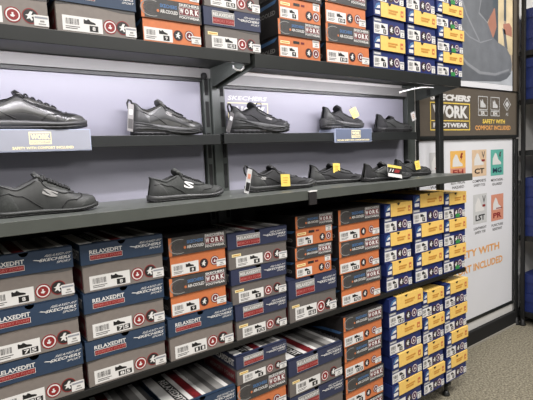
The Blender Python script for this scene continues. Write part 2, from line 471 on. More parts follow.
# ------------------------------------------------------------------ shelving unit
def wz(z): return z+EYE
LX = -.37
unit = empty('shelving_unit', (.85, 1.46, 0)); U = Vector((.85, 1.46, 0))
tag(unit, 'long dark metal shelving unit with lavender back panels holding shoes and shoe boxes', 'shelving unit')
def upart(name, me, label=None, parent=None):
    o = link(name, me, parent or unit, tuple(-U) if (parent is None) else (0, 0, 0))
    if label: o['label'] = label
    return o
def upright_me(xc, w, y0=1.462, y1=1.488, ztop=wz(.9), side=True):
    bm = bmesh.new()
    add_box(bm, (xc-w/2, y0-.004, .0), (xc+w/2, y1, ztop), .002, 0)
    if side:
        for s in (-1, 1):
            a = xc+s*(w/2+.003); b = xc+s*(w/2+.028)
            add_box(bm, (min(a, b), y0+.006, .0), (max(a, b), y1, ztop), 0, 0)
            z = .1
            while z < ztop-.1:
                add_box(bm, (min(a, b)+.006, y0+.0045, z), (max(a, b)-.006, y0+.0062, z+.09), 0, 1); z += .112
    return me_from_bm(bm, [metal_md, slot_bk])
upart('upright', upright_me(.862, .032))
upart('upright', upright_me(2.0, .06, side=False))
upart('upright', upright_me(LX, .04))
def leg_me(xc, yc, w, ztop, rot=0):
    bm = bmesh.new(); add_box(bm, (xc-w/2, yc-.02, .055), (xc+w/2, yc+.02, ztop), .003)
    add_tube(bm, [(xc, yc, .02), (xc, yc, .06)], .009, 10)
    add_tube(bm, [(xc, yc, 0), (xc, yc, .008), (xc, yc, .016), (xc, yc, .024)], [.019, .019, .013, .010], 16)
    return me_from_bm(bm, metal_dk)
upart('leg', leg_me(1.972, 1.262, .030, wz(-1.142)))
upart('end_post', box_me((2.112, 1.372, wz(-1.150)), (2.150, 1.398, wz(.30)), metal_dk, .003))
for z in (.300, -.130, -.590, -1.128): upart('end_arm', box_me((2.04, 1.375, wz(z)-.03), (2.112, 1.395, wz(z)), metal_dk))
upart('leg', leg_me(LX, 1.275, .044, wz(-.6)))
upart('leg', leg_me(.862, 1.275, .03, wz(-1.142)))
# back panels
upart('back_panel', box_me((LX+.04, 1.482, wz(-.12)), (.812, 1.489, wz(.284)), lav), 'lavender back panel')
upart('back_panel', box_me((.912, 1.482, wz(-.12)), (1.965, 1.489, wz(.268)), lav), 'lavender back panel')
upart('lower_back_panel', box_me((LX+.04, 1.484, .09), (1.97, 1.492, wz(-.12)), backdark), 'dark lower back panel')
# printed badge on the lavender panel of the second bay
def badge():
    p = P(); a, b = .925, 1.112; z1 = wz(.213)
    p.text('SKECHERS', a, wz(.222), b-.008, wz(.238), white, 1, bold=.02, shear=.03)
    p.frame(a, wz(.085), b, z1, .003, cream, 1)
    p.text('WORK', a+.012, wz(.14), b-.012, wz(.2), white, 1, bold=.06)
    p.rect(a, wz(.126), b, wz(.130), yolk, 1)
    p.text('FOOTWEAR', a+.01, wz(.096), b-.01, wz(.118), white, 1, bold=.05)
    return p.mesh()
upart('badge_print', badge(), 'white and yellow badge print').location = (-U.x, 1.482-U.y, 0)
# header beams (light grey strip above the panels)
upart('header_beam', boxes_me([((LX, 1.462, wz(.291)), (.885, 1.488, wz(.325)))], metal_lt, .001), 'light grey header strip')
upart('header_beam', boxes_me([((.885, 1.462, wz(.272)), (2.02, 1.488, wz(.312)))], metal_lt, .001), 'light grey header strip')
upart('panel_trim', boxes_me([((LX, 1.470, wz(.280)), (.84, 1.488, wz(.290))), ((.90, 1.470, wz(.262)), (1.97, 1.488, wz(.271)))], metal_dk))
# shelves: tray with folded front lip, underside ribs
def shelf(xa, xb, yf, yb, zt, lip, brk=None, m=None, name='shelf'):
    m = m or metal_dk
    bm = bmesh.new()
    add_box(bm, (xa, yf+.0015, zt-.004), (xb, yb, zt), 0)
    add_box(bm, (xa, yf+.02, zt-lip*.72), (xb, yf+.024, zt-.004))
    s = upart(name, me_from_bm(bm, m))
    bm = bmesh.new(); add_box(bm, (xa, yf, zt-lip), (xb, yf+.003, zt), .001); add_box(bm, (xa, yf+.003, zt-lip), (xb, yf+.014, zt-lip+.002))
    l = link('front_lip', me_from_bm(bm, m), s)
    if brk:
        z0, z1 = brk
        for x in (xa+.001, xb-.004):
            bm = bmesh.new(); add_prism(bm, [(yf+.004, zt-.004), (yb, zt-.004), (yb, z1), (yb-.03, z1), (yf+.004, z0)], 'x', x, x+.003)
            link('bracket', me_from_bm(bm, metal_md), s)
    return s
shelf(LX, .851, 1.214, 1.462, wz(.331), .034, (wz(.30), wz(.262)), name='top_shelf')
shelf(.868, 2.046, 1.214, 1.462, wz(.331), .044, (wz(.288), wz(.255)), name='top_shelf')
shelf(LX, .835, 1.395, 1.462, wz(.088), .034, None, name='display_ledge')
shelf(.850, 1.955, 1.395, 1.462, wz(.092), .036, None, name='display_ledge')
shelf(LX, 2.046, 1.16, 1.484, wz(-.116), .032, (wz(-.145), wz(-.19)), m=lipgrey, name='display_shelf')
shelf(LX, 2.09, 1.222, 1.484, wz(-.583), .018, (wz(-.60), wz(-.62)), m=deckblk, name='middle_deck')
shelf(LX, 2.05, 1.262, 1.484, wz(-1.122), .020, None, m=deckblk, name='bottom_deck')
# round knob seen on the end bracket, and the white lead hanging under the left lip
bm = bmesh.new(); add_tube(bm, [(.815, 1.455, wz(.297)), (.815, 1.448, wz(.297)), (.815, 1.444, wz(.297))], [.011, .011, .006], 16)
upart('bracket_bolt', me_from_bm(bm, slot_bk))
bm = bmesh.new(); add_tube(bm, [(.800, 1.235, wz(.292)), (.802, 1.235, wz(.284)), (.812, 1.235, wz(.278)), (.828, 1.235, wz(.278)), (.838, 1.235, wz(.286)), (.840, 1.235, wz(.296))], .0028, 8)
tag(link('cable_or_glint', me_from_bm(bm, tube_w)), 'short white cable loop under the right end of the left top shelf lip', 'cable')
bm = bmesh.new(); add_tube(bm, [(1.62+.02*i, 1.236, wz(.246+.032*math.sin(i/12*PI*.5))) for i in range(13)], .0025, 8)  # reflection highlight under the right lip, shaped as a white tube
tag(link('cable_or_glint', me_from_bm(bm, tube_w)), 'white tube standing in for a bright reflection under the right top shelf end', 'cable')
# light bars clipped behind the top shelf lips
for n, (xa, xb, z) in enumerate(((LX+.03, .84, wz(.312)), (.89, 1.90, wz(.306)))):
    lb = empty('light_bar', ((xa+xb)/2, 1.245, z))
    tag(lb, ('slim light bar tucked behind the lip of the left top shelf', 'slim light bar tucked behind the lip of the right top shelf')[n], 'light bar', 'light bars under the top shelves')
    hw = (xb-xa)/2
    link('housing', box_me((-hw, -.009, -.002), (hw, .009, .008), metal_dk), lb)
    link('diffuser', box_me((-hw+.005, -.007, -.006), (hw-.005, .007, -.002), lamp_em), lb)
    L = bpy.data.lights.new('shelf_light', 'AREA'); L.shape = 'RECTANGLE'; L.size = (xb-xa)*.96; L.size_y = .012; L.energy = 7.0*(xb-xa)/1.2; L.color = (.97, .94, 1.0)
    lo = bpy.data.objects.new('shelf_light', L); C.objects.link(lo); lo.parent = lb
    lo.location = (0, .002, -.008); lo.rotation_euler = (math.radians(38), 0, 0)
# small black clip holder on the shelf lip
ch = empty('label_clip', (1.04, 1.1598, wz(-.135))); tag(ch, 'small black label clip with white top edge on the display shelf lip', 'label clip')
link('clip_body', box_me((-.017, -.006, -.03), (.017, 0, .014), blackc, .001), ch)
link('clip_edge', box_me((-.018, -.008, .014), (.018, 0, .018), white), ch, ).__setitem__('label', 'white top edge')

# ------------------------------------------------------------------ wall graphics
def framed(name, x0, z0, x1, z1, y, m, fm, t, label, cat, th=.012):
    r = empty(name, ((x0+x1)/2, y, z0)); tag(r, label, cat)
    hw = (x1-x0)/2; H = z1-z0
    link('panel', box_me((-hw, -th, 0), (hw, 0, H), m), r)
    link('frame', boxes_me([((-hw, -th-(.006 if th > .005 else .002), -t), (hw, 0, 0)), ((-hw, -th-.006, H), (hw, 0, H+.001)), ((-hw-t*.6, -th-.006, -t), (-hw, 0, H)), ((hw, -th-.006, -t), (hw+t*.6, 0, H))], fm), r)
    return r, hw, H
# bronze brand sign
sg, hw, H = framed('brand_sign', 2.105, wz(.075), 3.175, wz(.352), 1.5, bronze, metal_dk, .018, 'bronze brown wall sign with white and yellow brand lettering below the poster', 'sign')
def G(fn, parent, x0c, z0c, name, label=None, y=-.012):
    p = P(); fn(p); o = link(name, p.mesh(), parent, (-x0c, y, -z0c))
    if label: o['label'] = label
    return o
cx, cz = (2.105+3.175)/2, wz(.075)
def sg1(p):
    p.text('SKECHERS', 2.205, 1.482, 2.598, 1.518, white, 1, bold=.06, shear=.03)
    p.frame(2.205, 1.318, 2.598, 1.472, .006, yolk, 1)
    p.text('WORK', 2.228, 1.386, 2.576, 1.458, white, 1, bold=.05)
    for a in 'x': p.rect(2.205, 1.369, 2.598, 1.374, yolk, 1)
    p.text('FOOTWEAR', 2.232, 1.334, 2.572, 1.360, white, 1, bold=.05)
G(sg1, sg, cx, cz, 'brand_lettering')
def sg2(p):
    for i, (x, t) in enumerate(((2.69, 'SR'), (2.834, 'EH'))):
        p.frame(x, 1.440, x+.108, 1.522, .0045, palegr, 1); p.frame(x, 1.405, x+.108, 1.436, .0045, palegr, 1)
        p.text(t, x+.03, 1.411, x+.078, 1.431, white, 1, bold=.04)
        shoe_icon(p, x+.025, 1.455, x+.085, 1.505, palegr, 1)
    X, Z = 3.037, 1.482
    for r, m, l in ((.05, palegr, 1), (.042, bronze, 2), (.026, palegr, 3)): p.poly([(X-r, Z), (X, Z-r*.85), (X+r, Z), (X, Z+r*.85)], m, l)
    p.text('AS', 3.02, 1.409, 3.055, 1.429, palegr, 1)
G(sg2, sg, cx, cz, 'icons')
def sg3(p):
    p.text('SAFETY WITH', 2.74, 1.359, 3.01, 1.385, yolk, 1, bold=.03)
    p.text('COMFORT INCLUDED', 2.655, 1.319, 3.083, 1.347, orngtxt, 1, bold=.03)
G(sg3, sg, cx, cz, 'slogan')
# poster
po, hw, H = framed('poster', 2.105, wz(.357), 3.112, 3.0, 1.5, poster_bg, bronze, .0, 'large wall poster showing a grey work shoe toe above the brand sign', 'poster', .010)
cx, cz = (2.105+3.112)/2, wz(.357)
G(lambda p: p.rect(2.105, 1.570, 3.112, 1.604, offwhite, 0).rect(2.105, 1.603, 3.112, 1.70, poster_fl, 0), po, cx, cz, 'poster_ground', y=-.010)
def pbg(p):
    p.rect(2.86, 1.84, 2.93, 2.6, poster_dk, 0); p.rect(2.93, 1.84, 3.0, 2.6, poster_tn, 0); p.rect(3.0, 2.0, 3.03, 2.6, poster_dk, 0); p.rect(3.03, 1.80, 3.112, 2.6, poster_tn, 0)
    p.poly([(2.847, 2.042), (2.89, 2.06), (2.91, 1.95), (2.86, 1.86), (2.80, 1.94)], poster_or, 1)
    p.poly([(2.99, 1.978), (3.069, 1.994), (3.103, 1.968), (3.104, 1.912), (3.006, 1.919)], poster_or, 1)
    p.poly([(2.981, 1.952), (3.018, 1.945), (3.049, 1.83), (3.019, 1.83)], boot_d, 1)
G(pbg, po, cx, cz, 'poster_background', y=-.010)
def pbt(p):
    p.poly([(2.2, 1.64), (2.2, 2.5), (2.72, 2.5), (2.80, 2.3), (2.86, 2.11), (2.872, 2.046), (2.80, 1.965), (2.86, 1.885), (2.93, 1.858), (3.035, 1.835), (3.085, 1.79), (3.106, 1.744), (3.10, 1.70), (3.067, 1.665), (2.956, 1.622), (2.5, 1.60)], boot_g, 2)
    p.poly([(2.5, 1.60), (2.5, 1.735), (2.569, 1.69), (2.704, 1.648), (2.894, 1.650), (3.062, 1.688), (3.09, 1.68), (3.04, 1.645), (2.956, 1.622)], boot_d, 3)
    a = [(2.504, 1.752), (2.582, 1.708), (2.719, 1.668), (2.894, 1.669), (3.067, 1.709), (3.062, 1.696), (2.894, 1.654), (2.704, 1.652), (2.569, 1.694), (2.504, 1.738)]
    p.poly(a, boot_l, 4)
    for q in ([(2.52, 1.9), (2.60, 1.86), (2.72, 1.84), (2.86, 1.875), (2.855, 1.868), (2.72, 1.832), (2.6, 1.852), (2.52, 1.89)],
              [(2.70, 2.3), (2.74, 2.1), (2.71, 2.01), (2.80, 1.965), (2.80, 1.958), (2.70, 2.0), (2.73, 2.1), (2.69, 2.3)],
              [(2.50, 2.1), (2.58, 1.98), (2.72, 1.84), (2.71, 1.836), (2.57, 1.97), (2.49, 2.09)]): p.poly(q, boot_l, 3)
    p.poly([(2.71, 2.01), (2.74, 2.1), (2.72, 2.5), (2.80, 2.3), (2.86, 2.11), (2.872, 2.046), (2.80, 1.965)], boot_d, 3)
G(pbt, po, cx, cz, 'shoe_picture', y=-.010)
link('side_frame', box_me((3.113-cx, -.016, 0), (3.19-cx, 0, 3.0-cz), bronze), po)
# white info board
ib, hw, H = framed('info_board', 2.105, wz(-1.043), 3.125, wz(.052), 1.5, offwhite, metal_dk, .022, 'tall white wall board of coloured safety icons and orange slogan under the sign', 'info board', th=.004)
cx, cz = (2.105+3.125)/2, wz(-1.043)
tiles = [('WR', 2.205, 1.035, 2.330, 1.198, palegr, 'WATER', 'RESISTANT'), ('EH', 2.403, 1.045, 2.562, 1.201, amber, 'ELECTRICAL', 'HAZARD'), ('CT', 2.632, 1.040, 2.798, 1.201, peach, 'COMPOSITE', 'SAFETY TOE'), ('MG', 2.849, 1.033, 3.009, 1.197, teal, 'METATARSAL', 'GUARD'),
         ('LST', 2.643, .748, 2.802, .930, palegr, 'LIGHTWEIGHT', 'SAFETY TOE'), ('PR', 2.854, .743, 3.008, .912, salmon, 'PUNCTURE', 'RESISTANT')]
for t, x0, z0, x1, z1, m, c1, c2 in tiles:
    def f(p):
        w, h = x1-x0, z1-z0
        p.rect(x0, z0, x1, z1, m, 0)
        if t == 'EH': p.rect(x0, z0, x1, z0+h*.36, salmon, 1)
        p.poly([(x0+w*.14, z0+h*.42), (x0+w*.8, z0+h*.42), (x0+w*.8, z0+h*.5), (x0+w*.6, z0+h*.6), (x0+w*.44, z0+h*.84), (x0+w*.34, z0+h*.88), (x0+w*.16, z0+h*.66)], white, 1)
        p.text(t, x0+w*.16, z0+h*.1, x0+w*(.84 if len(t) > 1 else .5), z0+h*.3, black if t not in ('EH', 'MG', 'PR') else (redp if t != 'MG' else navy), 2, bold=.03)
        if t in ('CT', 'LST'): p.text('V', x0+w*.66, z0+h*.68, x0+w*.9, z0+h*.93, dkgrey, 2); p.rect(x0+w*.66, z0+h*.55, x0+w*.88, z0+h*.63, redp, 2)
        elif t in ('EH', 'MG'): p.poly([(x0+w*.7, z0+h*.9), (x0+w*.62, z0+h*.72), (x0+w*.72, z0+h*.74), (x0+w*.66, z0+h*.6), (x0+w*.82, z0+h*.8), (x0+w*.74, z0+h*.78), (x0+w*.84, z0+h*.92)], redp if t == 'EH' else dkgrey, 2)
        else: p.rect(x0+w*.4, z0+h*.44, x0+w*.9, z0+h*.48, redp, 2)
        p.text(c1, x0+.005, z0-.036, x1-.005, z0-.020, dkgrey, 1); p.text(c2, x0+.018, z0-.062, x1-.018, z0-.046, dkgrey, 1)
    G(f, ib, cx, cz, 'safety_icon', {'MG': 'teal icon tile', 'EH': 'amber icon tile', 'PR': 'salmon icon tile', 'CT': 'peach icon tile'}.get(t), y=-.004)
G(lambda p: (p.text('SAFETY WITH', 2.36, .553, 2.955, .600, orngtxt, 1, bold=.03), p.text('COMFORT INCLUDED', 2.27, .460, 2.998, .507, orngtxt, 1, bold=.03)), ib, cx, cz, 'slogan', y=-.004)

# ------------------------------------------------------------------ sign blocks under two shoes
def sign_block(x0, x1, z0, z1, yf, m, label, full=True):
    r = empty('sign_block', ((x0+x1)/2, yf, wz(z0))); tag(r, label, 'sign block', 'sign blocks on the upper ledge')
    hw = (x1-x0)/2; h = z1-z0
    link('block', box_me((-hw, 0, 0), (hw, .105, h), mat('acrylic_edge', (168, 176, 196), .25), .001), r)
    p = P(); p.rect(-hw+.002, .002, hw-.002, h-.002, m, 0)
    link('sign_face', p.mesh(), r)
    p = P(); bc = 0 if not full else (-.03)
    bc = .012 if full else 0; bw_ = .028 if full else .022
    p.rect(bc-bw_, h*.32, bc+bw_, h*.88, cream, 1)
    p.rect(bc-bw_+.002, h*.5, bc+bw_-.002, h*.82, m, 2); p.text('WORK', bc-bw_+.004, h*.54, bc+bw_-.004, h*.78, cream, 3, bold=.05)
    p.text('FOOTWEAR', bc-bw_+.003, h*.36, bc+bw_-.003, h*.46, m, 2, bold=.03)
    p.text('SAFETY WITH COMFORT INCLUDED', bc-(.07 if full else .075), h*.10, bc+(.085 if full else .075), h*.22, cream, 1, bold=.03)
    link('sign_print', p.mesh(), r, (.0, 0, 0))
    if full: link('sign_lettering', P().text('SKECHERS', -hw+.01, h*.1, -hw+.05, h*.22, cream, 1, bold=.03).mesh(), r)
    return r
SB1 = sign_block(.10, .392, .046, .106, 1.385-.0, signblue, 'long blue grey sign block under the large black leather shoe, left ledge')
SB2 = sign_block(1.385, 1.61, .050, .108, 1.385, signdark, 'short slate sign block under the shoe on the right ledge')
# the blocks clip over the ledge: the part behind the lip is kept above the tray
for sb, x0, x1, z0, zt in ((SB1, .10, .392, .046, .088), (SB2, 1.385, 1.61, .050, .092)):
    for o in sb.children:
        if o.name.startswith('block'):
            hw = (x1-x0)/2
            o.data = boxes_me([((-hw, 0, 0), (hw, .008, (.106 if zt == .088 else .108)-z0)), ((-hw, .008, zt-z0+.001), (hw, .097, (.106 if zt == .088 else .108)-z0))], mat('acrylic_edge', (168, 176, 196), .25))

# ------------------------------------------------------------------ shoes
def sstep(a, b, x):
    t = max(0, min(1, (x-a)/(b-a))); return t*t*(3-2*t)
def interp(pts, x):
    for (a, p), (b, q) in zip(pts, pts[1:]):
        if x <= b:
            t = (x-a)/(b-a) if b > a else 0; t = t*t*(3-2*t)*.5+t*.5
            return p+(q-p)*t
    return pts[-1][1]
class Shoe:
    def __init__(s, L=.27, W=.094, heel=.092, dip=.066, tongue=.098, vamp=.078, toe=.044, sole=.026, toespring=.010, chunky=False, open_to=.40):
        s.L, s.W, s.sole, s.ts, s.chunky = L, W, sole, toespring, chunky
        s.open_to = open_to
        o = open_to; s.collar = [(0, heel), (.04, heel-.003), (.11, dip+.006), (.20, dip), (o-.1, (dip+vamp)/2), (o, vamp+.002), (1, vamp)]
        o = open_to; s.crown = [(0, heel), (o-.05, tongue-.004), (o+.03, vamp), (o+.10, vamp*.88), (o+.22, vamp*.72), (.80, toe+.003), (.90, toe), (.96, toe*.88), (1, sole+.006)]
    def w(s, u):
        base = interp([(0, .34), (.12, .36), (.3, .345), (.42, .36), (.62, .475), (.74, .5), (.86, .45), (1, .36)], u)*s.W
        e = 1.0
        if u < .12: e = math.sqrt(max(0, 1-((.12-u)/.12)**2))
        if u > .78: e = math.sqrt(max(0, 1-((u-.78)/.22)**2))**.95
        return base*e
    def zb(s, u): return s.ts*max(0, (u-.68)/.32)**2 + .004*max(0, (.08-u)/.08)**2
    def zt(s, u):
        t = s.sole if not s.chunky else s.sole*interp([(0, 1.25), (.2, 1.1), (.5, .92), (.8, .85), (1, .8)], u)
        return s.zb(u)*.8 + t*interp([(0, 1), (.4, .95), (.75, .72), (1, .8)], u)
    def pt(s, u, t, side, off=0):
        """surface of the upper, t 0 (sole) .. 1 (centre line)"""
        w = s.w(u)*.96; z0 = s.zt(u)-.003
        cr = max(interp(s.crown, u), z0+.002); co = max(interp(s.collar, u), z0+.004)
        # closed form
        a = t*PI/2
        yc = w*max(0, math.cos(a))**.75; zc = z0+(cr-z0)*math.sin(a)**.85
        # open form
        if t <= .5:
            q = t/.5; r = .62
            yo = w*(1+.05*math.sin(PI*q)-(1-r)*q**1.7); zo = z0+(co-z0)*q
        else:
            q = (t-.5)/.5; r = .62*w
            deep = sstep(.035, .09, u)
            fl = z0+.006
            yo = (r-min(.005, r*.6)*min(1, q*5))*(1-q**3.5)
            zo = co+.0015*math.sin(min(1, q*4)*PI) - (co-fl)*min(1, q*2.2)**1.2*deep
        b = sstep(s.open_to-.045, s.open_to+.05, u)
        y = yo+(yc-yo)*b; z = zo+(zc-zo)*b
        ln = math.hypot(y, (z-z0)*.8)+1e-6
        q = max(0, min(1, (z-z0)/max(.01, co-z0)))
        lean = (1-u/.15)*s.L*(.055*q**1.4-.035*q**7) if u < .15 else 0
        return Vector((u*s.L+lean, side*(y+off*y/ln), z+off*(z-z0)*.8/ln))
    def upper(s, mats, fn=None):
        bm = bmesh.new(); N = 44; T = 20; rows = []
        for i in range(N+1):
            u = (1-math.cos(PI*i/N))/2*.998+.001
            row = [bm.verts.new(s.pt(u, t/T, -1)) for t in range(T)] + [bm.verts.new(s.pt(u, 1, 1))] + [bm.verts.new(s.pt(u, t/T, 1)) for t in range(T-1, -1, -1)]
            rows.append((u, row))
        for (u, a), (u2, b) in zip(rows, rows[1:]):
            for k in range(2*T):
                f = bm.faces.new((a[k], a[k+1], b[k+1], b[k])); tt = (k+.5)/T; tt = tt if tt < 1 else 2-tt
                inner = tt > .52 and (u+u2)/2 < s.open_to-.01
                f.material_index = 1 if inner else (fn((u+u2)/2, tt) if fn else 0)
                f.smooth = True
        bmesh.ops.remove_doubles(bm, verts=bm.verts, dist=.00005)
        return me_from_bm(bm, mats, True)
    def patch(s, m, u0, u1, t0, t1, off=.0014, sides=(-1, 1), shape=None, n=14):
        bm = bmesh.new()
        for sd in sides:
            g = []
            for i in range(n+1):
                row = []
                for j in range(7):
                    u = u0+(u1-u0)*i/n; t = t0+(t1-t0)*j/6
                    if shape: u, t = shape(i/n, j/6)
                    edge = 1 if 0 < i < n and 0 < j < 6 else .25
                    row.append(bm.verts.new(s.pt(u, t, sd, off*edge)))
                g.append(row)
            for i in range(n):
                for j in range(6):
                    f = bm.faces.new((g[i][j], g[i+1][j], g[i+1][j+1], g[i][j+1])); f.smooth = True
        return me_from_bm(bm, m, True)
    def sole_me(s, m, z0f, z1f, grow=1.06, wave=0, n=56, bulge=.06):
        bm = bmesh.new(); rows = []
        for i in range(n+1):
            u = (1-math.cos(PI*i/n))/2
            uu = min(.9995, max(.0005, u)); w = s.w(uu)*grow+.0005; x = (u-.5)*1.03*s.L+.5*s.L
            za, zc = z0f(u), z1f(u)
            wv = wave*(1 if (i % 4) < 2 else 0)
            prof = [(w*.93-wv, za), (w*1.0-wv, za+(zc-za)*.18), (w*(1+bulge)-wv*.5, za+(zc-za)*.5), (w*1.0, za+(zc-za)*.88), (w*.95, zc)]
            row = [bm.verts.new((x, -y, z)) for y, z in prof] + [bm.verts.new((x, y, z)) for y, z in prof[::-1]]
            rows.append(row)
        for a, b in zip(rows, rows[1:]):
            for k in range(10):
                f = bm.faces.new((a[k], a[(k+1) % 10], b[(k+1) % 10], b[k])); f.smooth = k not in (4, 9)
        bm.faces.new(rows[0]); bm.faces.new(rows[-1][::-1])
        return me_from_bm(bm, m)
    def laces(s, m, u0=.47, u1=.70, n=5, span=.62, r=.0022, bow=False):
        bm = bmesh.new()
        for i in range(n):
            u = u0+(u1-u0)*i/(n-1)
            for sd in (-1, 1):
                pts = []
                for k in range(11):
                    q = k/10; t = span+(1-span)*2*q; side = -1
                    if t > 1: t = 2-t; side = 1
                    uu = u+(q-.5)*sd*.030
                    p = s.pt(uu, t, side, .0032); pts.append(p)
                add_tube(bm, pts, r, 6)
        if bow:
            c = s.pt(u0, 1, 1, .004)
            for sd in (-1, 1):
                add_tube(bm, [c, c+Vector((.004, sd*.012, .014)), c+Vector((.012, sd*.026, .012)), c+Vector((.012, sd*.026, -.002)), c+Vector((.004, sd*.010, .0))], .0018, 6)
        return me_from_bm(bm, m, True)
    def tongue_me(s, m, ztop, u_top=None, thick=.011, wide=.020, ub=None):
        u_top = u_top or s.open_to-.03; ub = ub or s.open_to+.06
        bm = bmesh.new(); g = []
        base = s.pt(ub, 1, 1)
        for i in range(11):
            q = i/10
            x = base.x+(u_top*s.L-base.x)*q; z = base.z-.003+(ztop-base.z+.003)*q**1.1
            wd = wide*(.8+.35*q)*(1 if i < 9 else (.86 if i == 9 else .6))
            row = []
            for k in range(9):
                a = -1+2*k/8; row.append((x+.004*a*a, wd*a, z-.006*a*a))
            g.append(row)
        A = [[bm.verts.new(p) for p in r] for r in g]; B = [[bm.verts.new((p[0]-thick*.8, p[1], p[2]-thick*.5)) for p in r] for r in g]
        for i in range(10):
            for k in range(8):
                bm.faces.new((A[i][k], A[i+1][k], A[i+1][k+1], A[i][k+1])); bm.faces.new((B[i][k], B[i][k+1], B[i+1][k+1], B[i+1][k]))
            bm.faces.new((A[i][0], B[i][0], B[i+1][0], A[i+1][0])); bm.faces.new((A[i][8], A[i+1][8], B[i+1][8], B[i][8]))
        for k in range(8):
            bm.faces.new((A[10][k], B[10][k], B[10][k+1], A[10][k+1])); bm.faces.new((A[0][k], A[0][k+1], B[0][k+1], B[0][k]))
        return me_from_bm(bm, m, True)
    def seams(s, m, paths, sd, r=.0013):
        bm = bmesh.new()
        for path in paths:
            pts = []
            for (a, b), (c, d) in zip(path, path[1:]):
                for k in range(5): pts.append(s.pt(a+(c-a)*k/5, b+(d-b)*k/5, sd, .0012))
            pts.append(s.pt(path[-1][0], path[-1][1], sd, .0012)); add_tube(bm, pts, r, 5)
        return me_from_bm(bm, m, True)
    def on_side(s, verts, faces, u0, u1, t0, t1, m, off=.0026, side=-1):
        bm = bmesh.new()
        vs = [bm.verts.new(s.pt(u0+(u1-u0)*a, t0+(t1-t0)*b, side, off)) for a, b in verts]
        for f in faces:
            try: bm.faces.new([vs[i] for i in f])
            except ValueError: pass
        return me_from_bm(bm, m)

def make_shoe(label, loc, rz, S, up=leather, ov=leather2, mid=sole_b, out=rubber, tip=None, lc=lace_b, tongue_z=.1, loop=True, logo=None, laces=True, slip=False, swoosh=False, grooves=.003, wavy=False, bow=False, heelpanel=True, toepanel=True, seams=True, seam_m=None, lace_r=.0022, group='black work shoes on display'):
    r = empty('work_shoe', loc, rz); tag(r, label, 'shoe', group); seam_m = seam_m or rubber
    link('upper', S.upper([up, lining]), r)
    link('midsole', S.sole_me(mid, lambda u: S.zb(u)+S.sole*.30, S.zt, 1.06), r)
    link('outsole', S.sole_me(out, S.zb, lambda u: S.zb(u)+S.sole*.32, 1.03, grooves, 72, .02), r)
    link('tongue', S.tongue_me(up if not slip else knit, tongue_z), r)
    for sd in ((-1,), (1,)):
      if heelpanel: link('heel_counter', S.patch(ov, .004, .17, .02, .44, sides=sd, shape=lambda a, b: (.004+(.21-.07*b)*a, .02+b*(.46-.16*a))), r)
      if toepanel: link('toe_guard', S.patch(ov, .80, .995, .02, .5, sides=sd, shape=lambda a, b: (.78+.06*b+(.205-.06*b)*a, .02+b*(.26+.42*a))), r)
      if seams:
        o = S.open_to
        for path in ([(.03, .30), (.12, .36), (.24, .30), (.34, .14), (.42, .03)], [(o-.06, .60), (o+.02, .48), (o+.12, .42), (o+.22, .44), (o+.31, .60), (o+.33, .92)], [(.60, .03), (.66, .22), (.76, .34), (.82, .6), (.83, .95)], [(.03, .47), (.14, .44), (.26, .44), (o-.04, .46)]):
            link('seam', S.seams(seam_m, [path], sd[0]), r)
      if laces: link('eyestay', S.patch(ov, .42, .72, .5, .72, sides=sd, shape=lambda a, b: (S.open_to+.01+.27*a, .50+.18*b+.10*a)), r)
      if swoosh: link('side_overlay', S.patch(ov, .2, .7, .1, .4, .0018, sides=sd, shape=lambda a, b: (.20+.52*a, .06+(.30-.22*abs(a-.35))*b+.10*math.sin(a*PI))), r)
    if laces: link('laces', S.laces(lc, S.open_to+.045, S.open_to+.26, 5, .66, lace_r, bow=bow), r)
    if wavy:
        bm = bmesh.new()
        for sd in (-1, 1):
            for k in range(3):
                pts = []
                for i in range(17):
                    u = .03+.92*i/16; zc = S.zb(u)+(S.zt(u)-S.zb(u))*(.42+.17*k+.16*math.sin(i/16*PI*2.2+k*.5))
                    pts.append(((u-.5)*1.03*S.L+.5*S.L, sd*(S.w(u)*1.06*1.05+.0012), zc))
                add_tube(bm, pts, .0016, 6)
        link('sole_ridges', me_from_bm(bm, ov, True), r)
    if loop:
        h = interp(S.collar, .02); bm = bmesh.new()
        add_tube(bm, [(.004, 0, h-.03), (-.006, 0, h-.016), (-.009, 0, h), (-.004, 0, h+.010), (.003, 0, h+.008), (.008, 0, h-.004)], .0034, 8)
        link('heel_loop', me_from_bm(bm, lc, True), r)
    if logo == 'S':
        vs, fs = text_geo('S', .025); vs = [(a+.18*b, b) for a, b in vs]
        link('side_logo', S.on_side(vs, fs, .40, .52, .18, .44, white), r)['label'] = 'white letter S logo'
    elif logo:
        vs, fs = text_geo('S', .05); vs = [(a+.2*b, b) for a, b in vs]
        link('side_logo', S.on_side(vs, fs, *logo, mdgrey), r)
    return r
ZL1, ZL2, ZM = wz(.0885), wz(.0925), wz(-.1155)
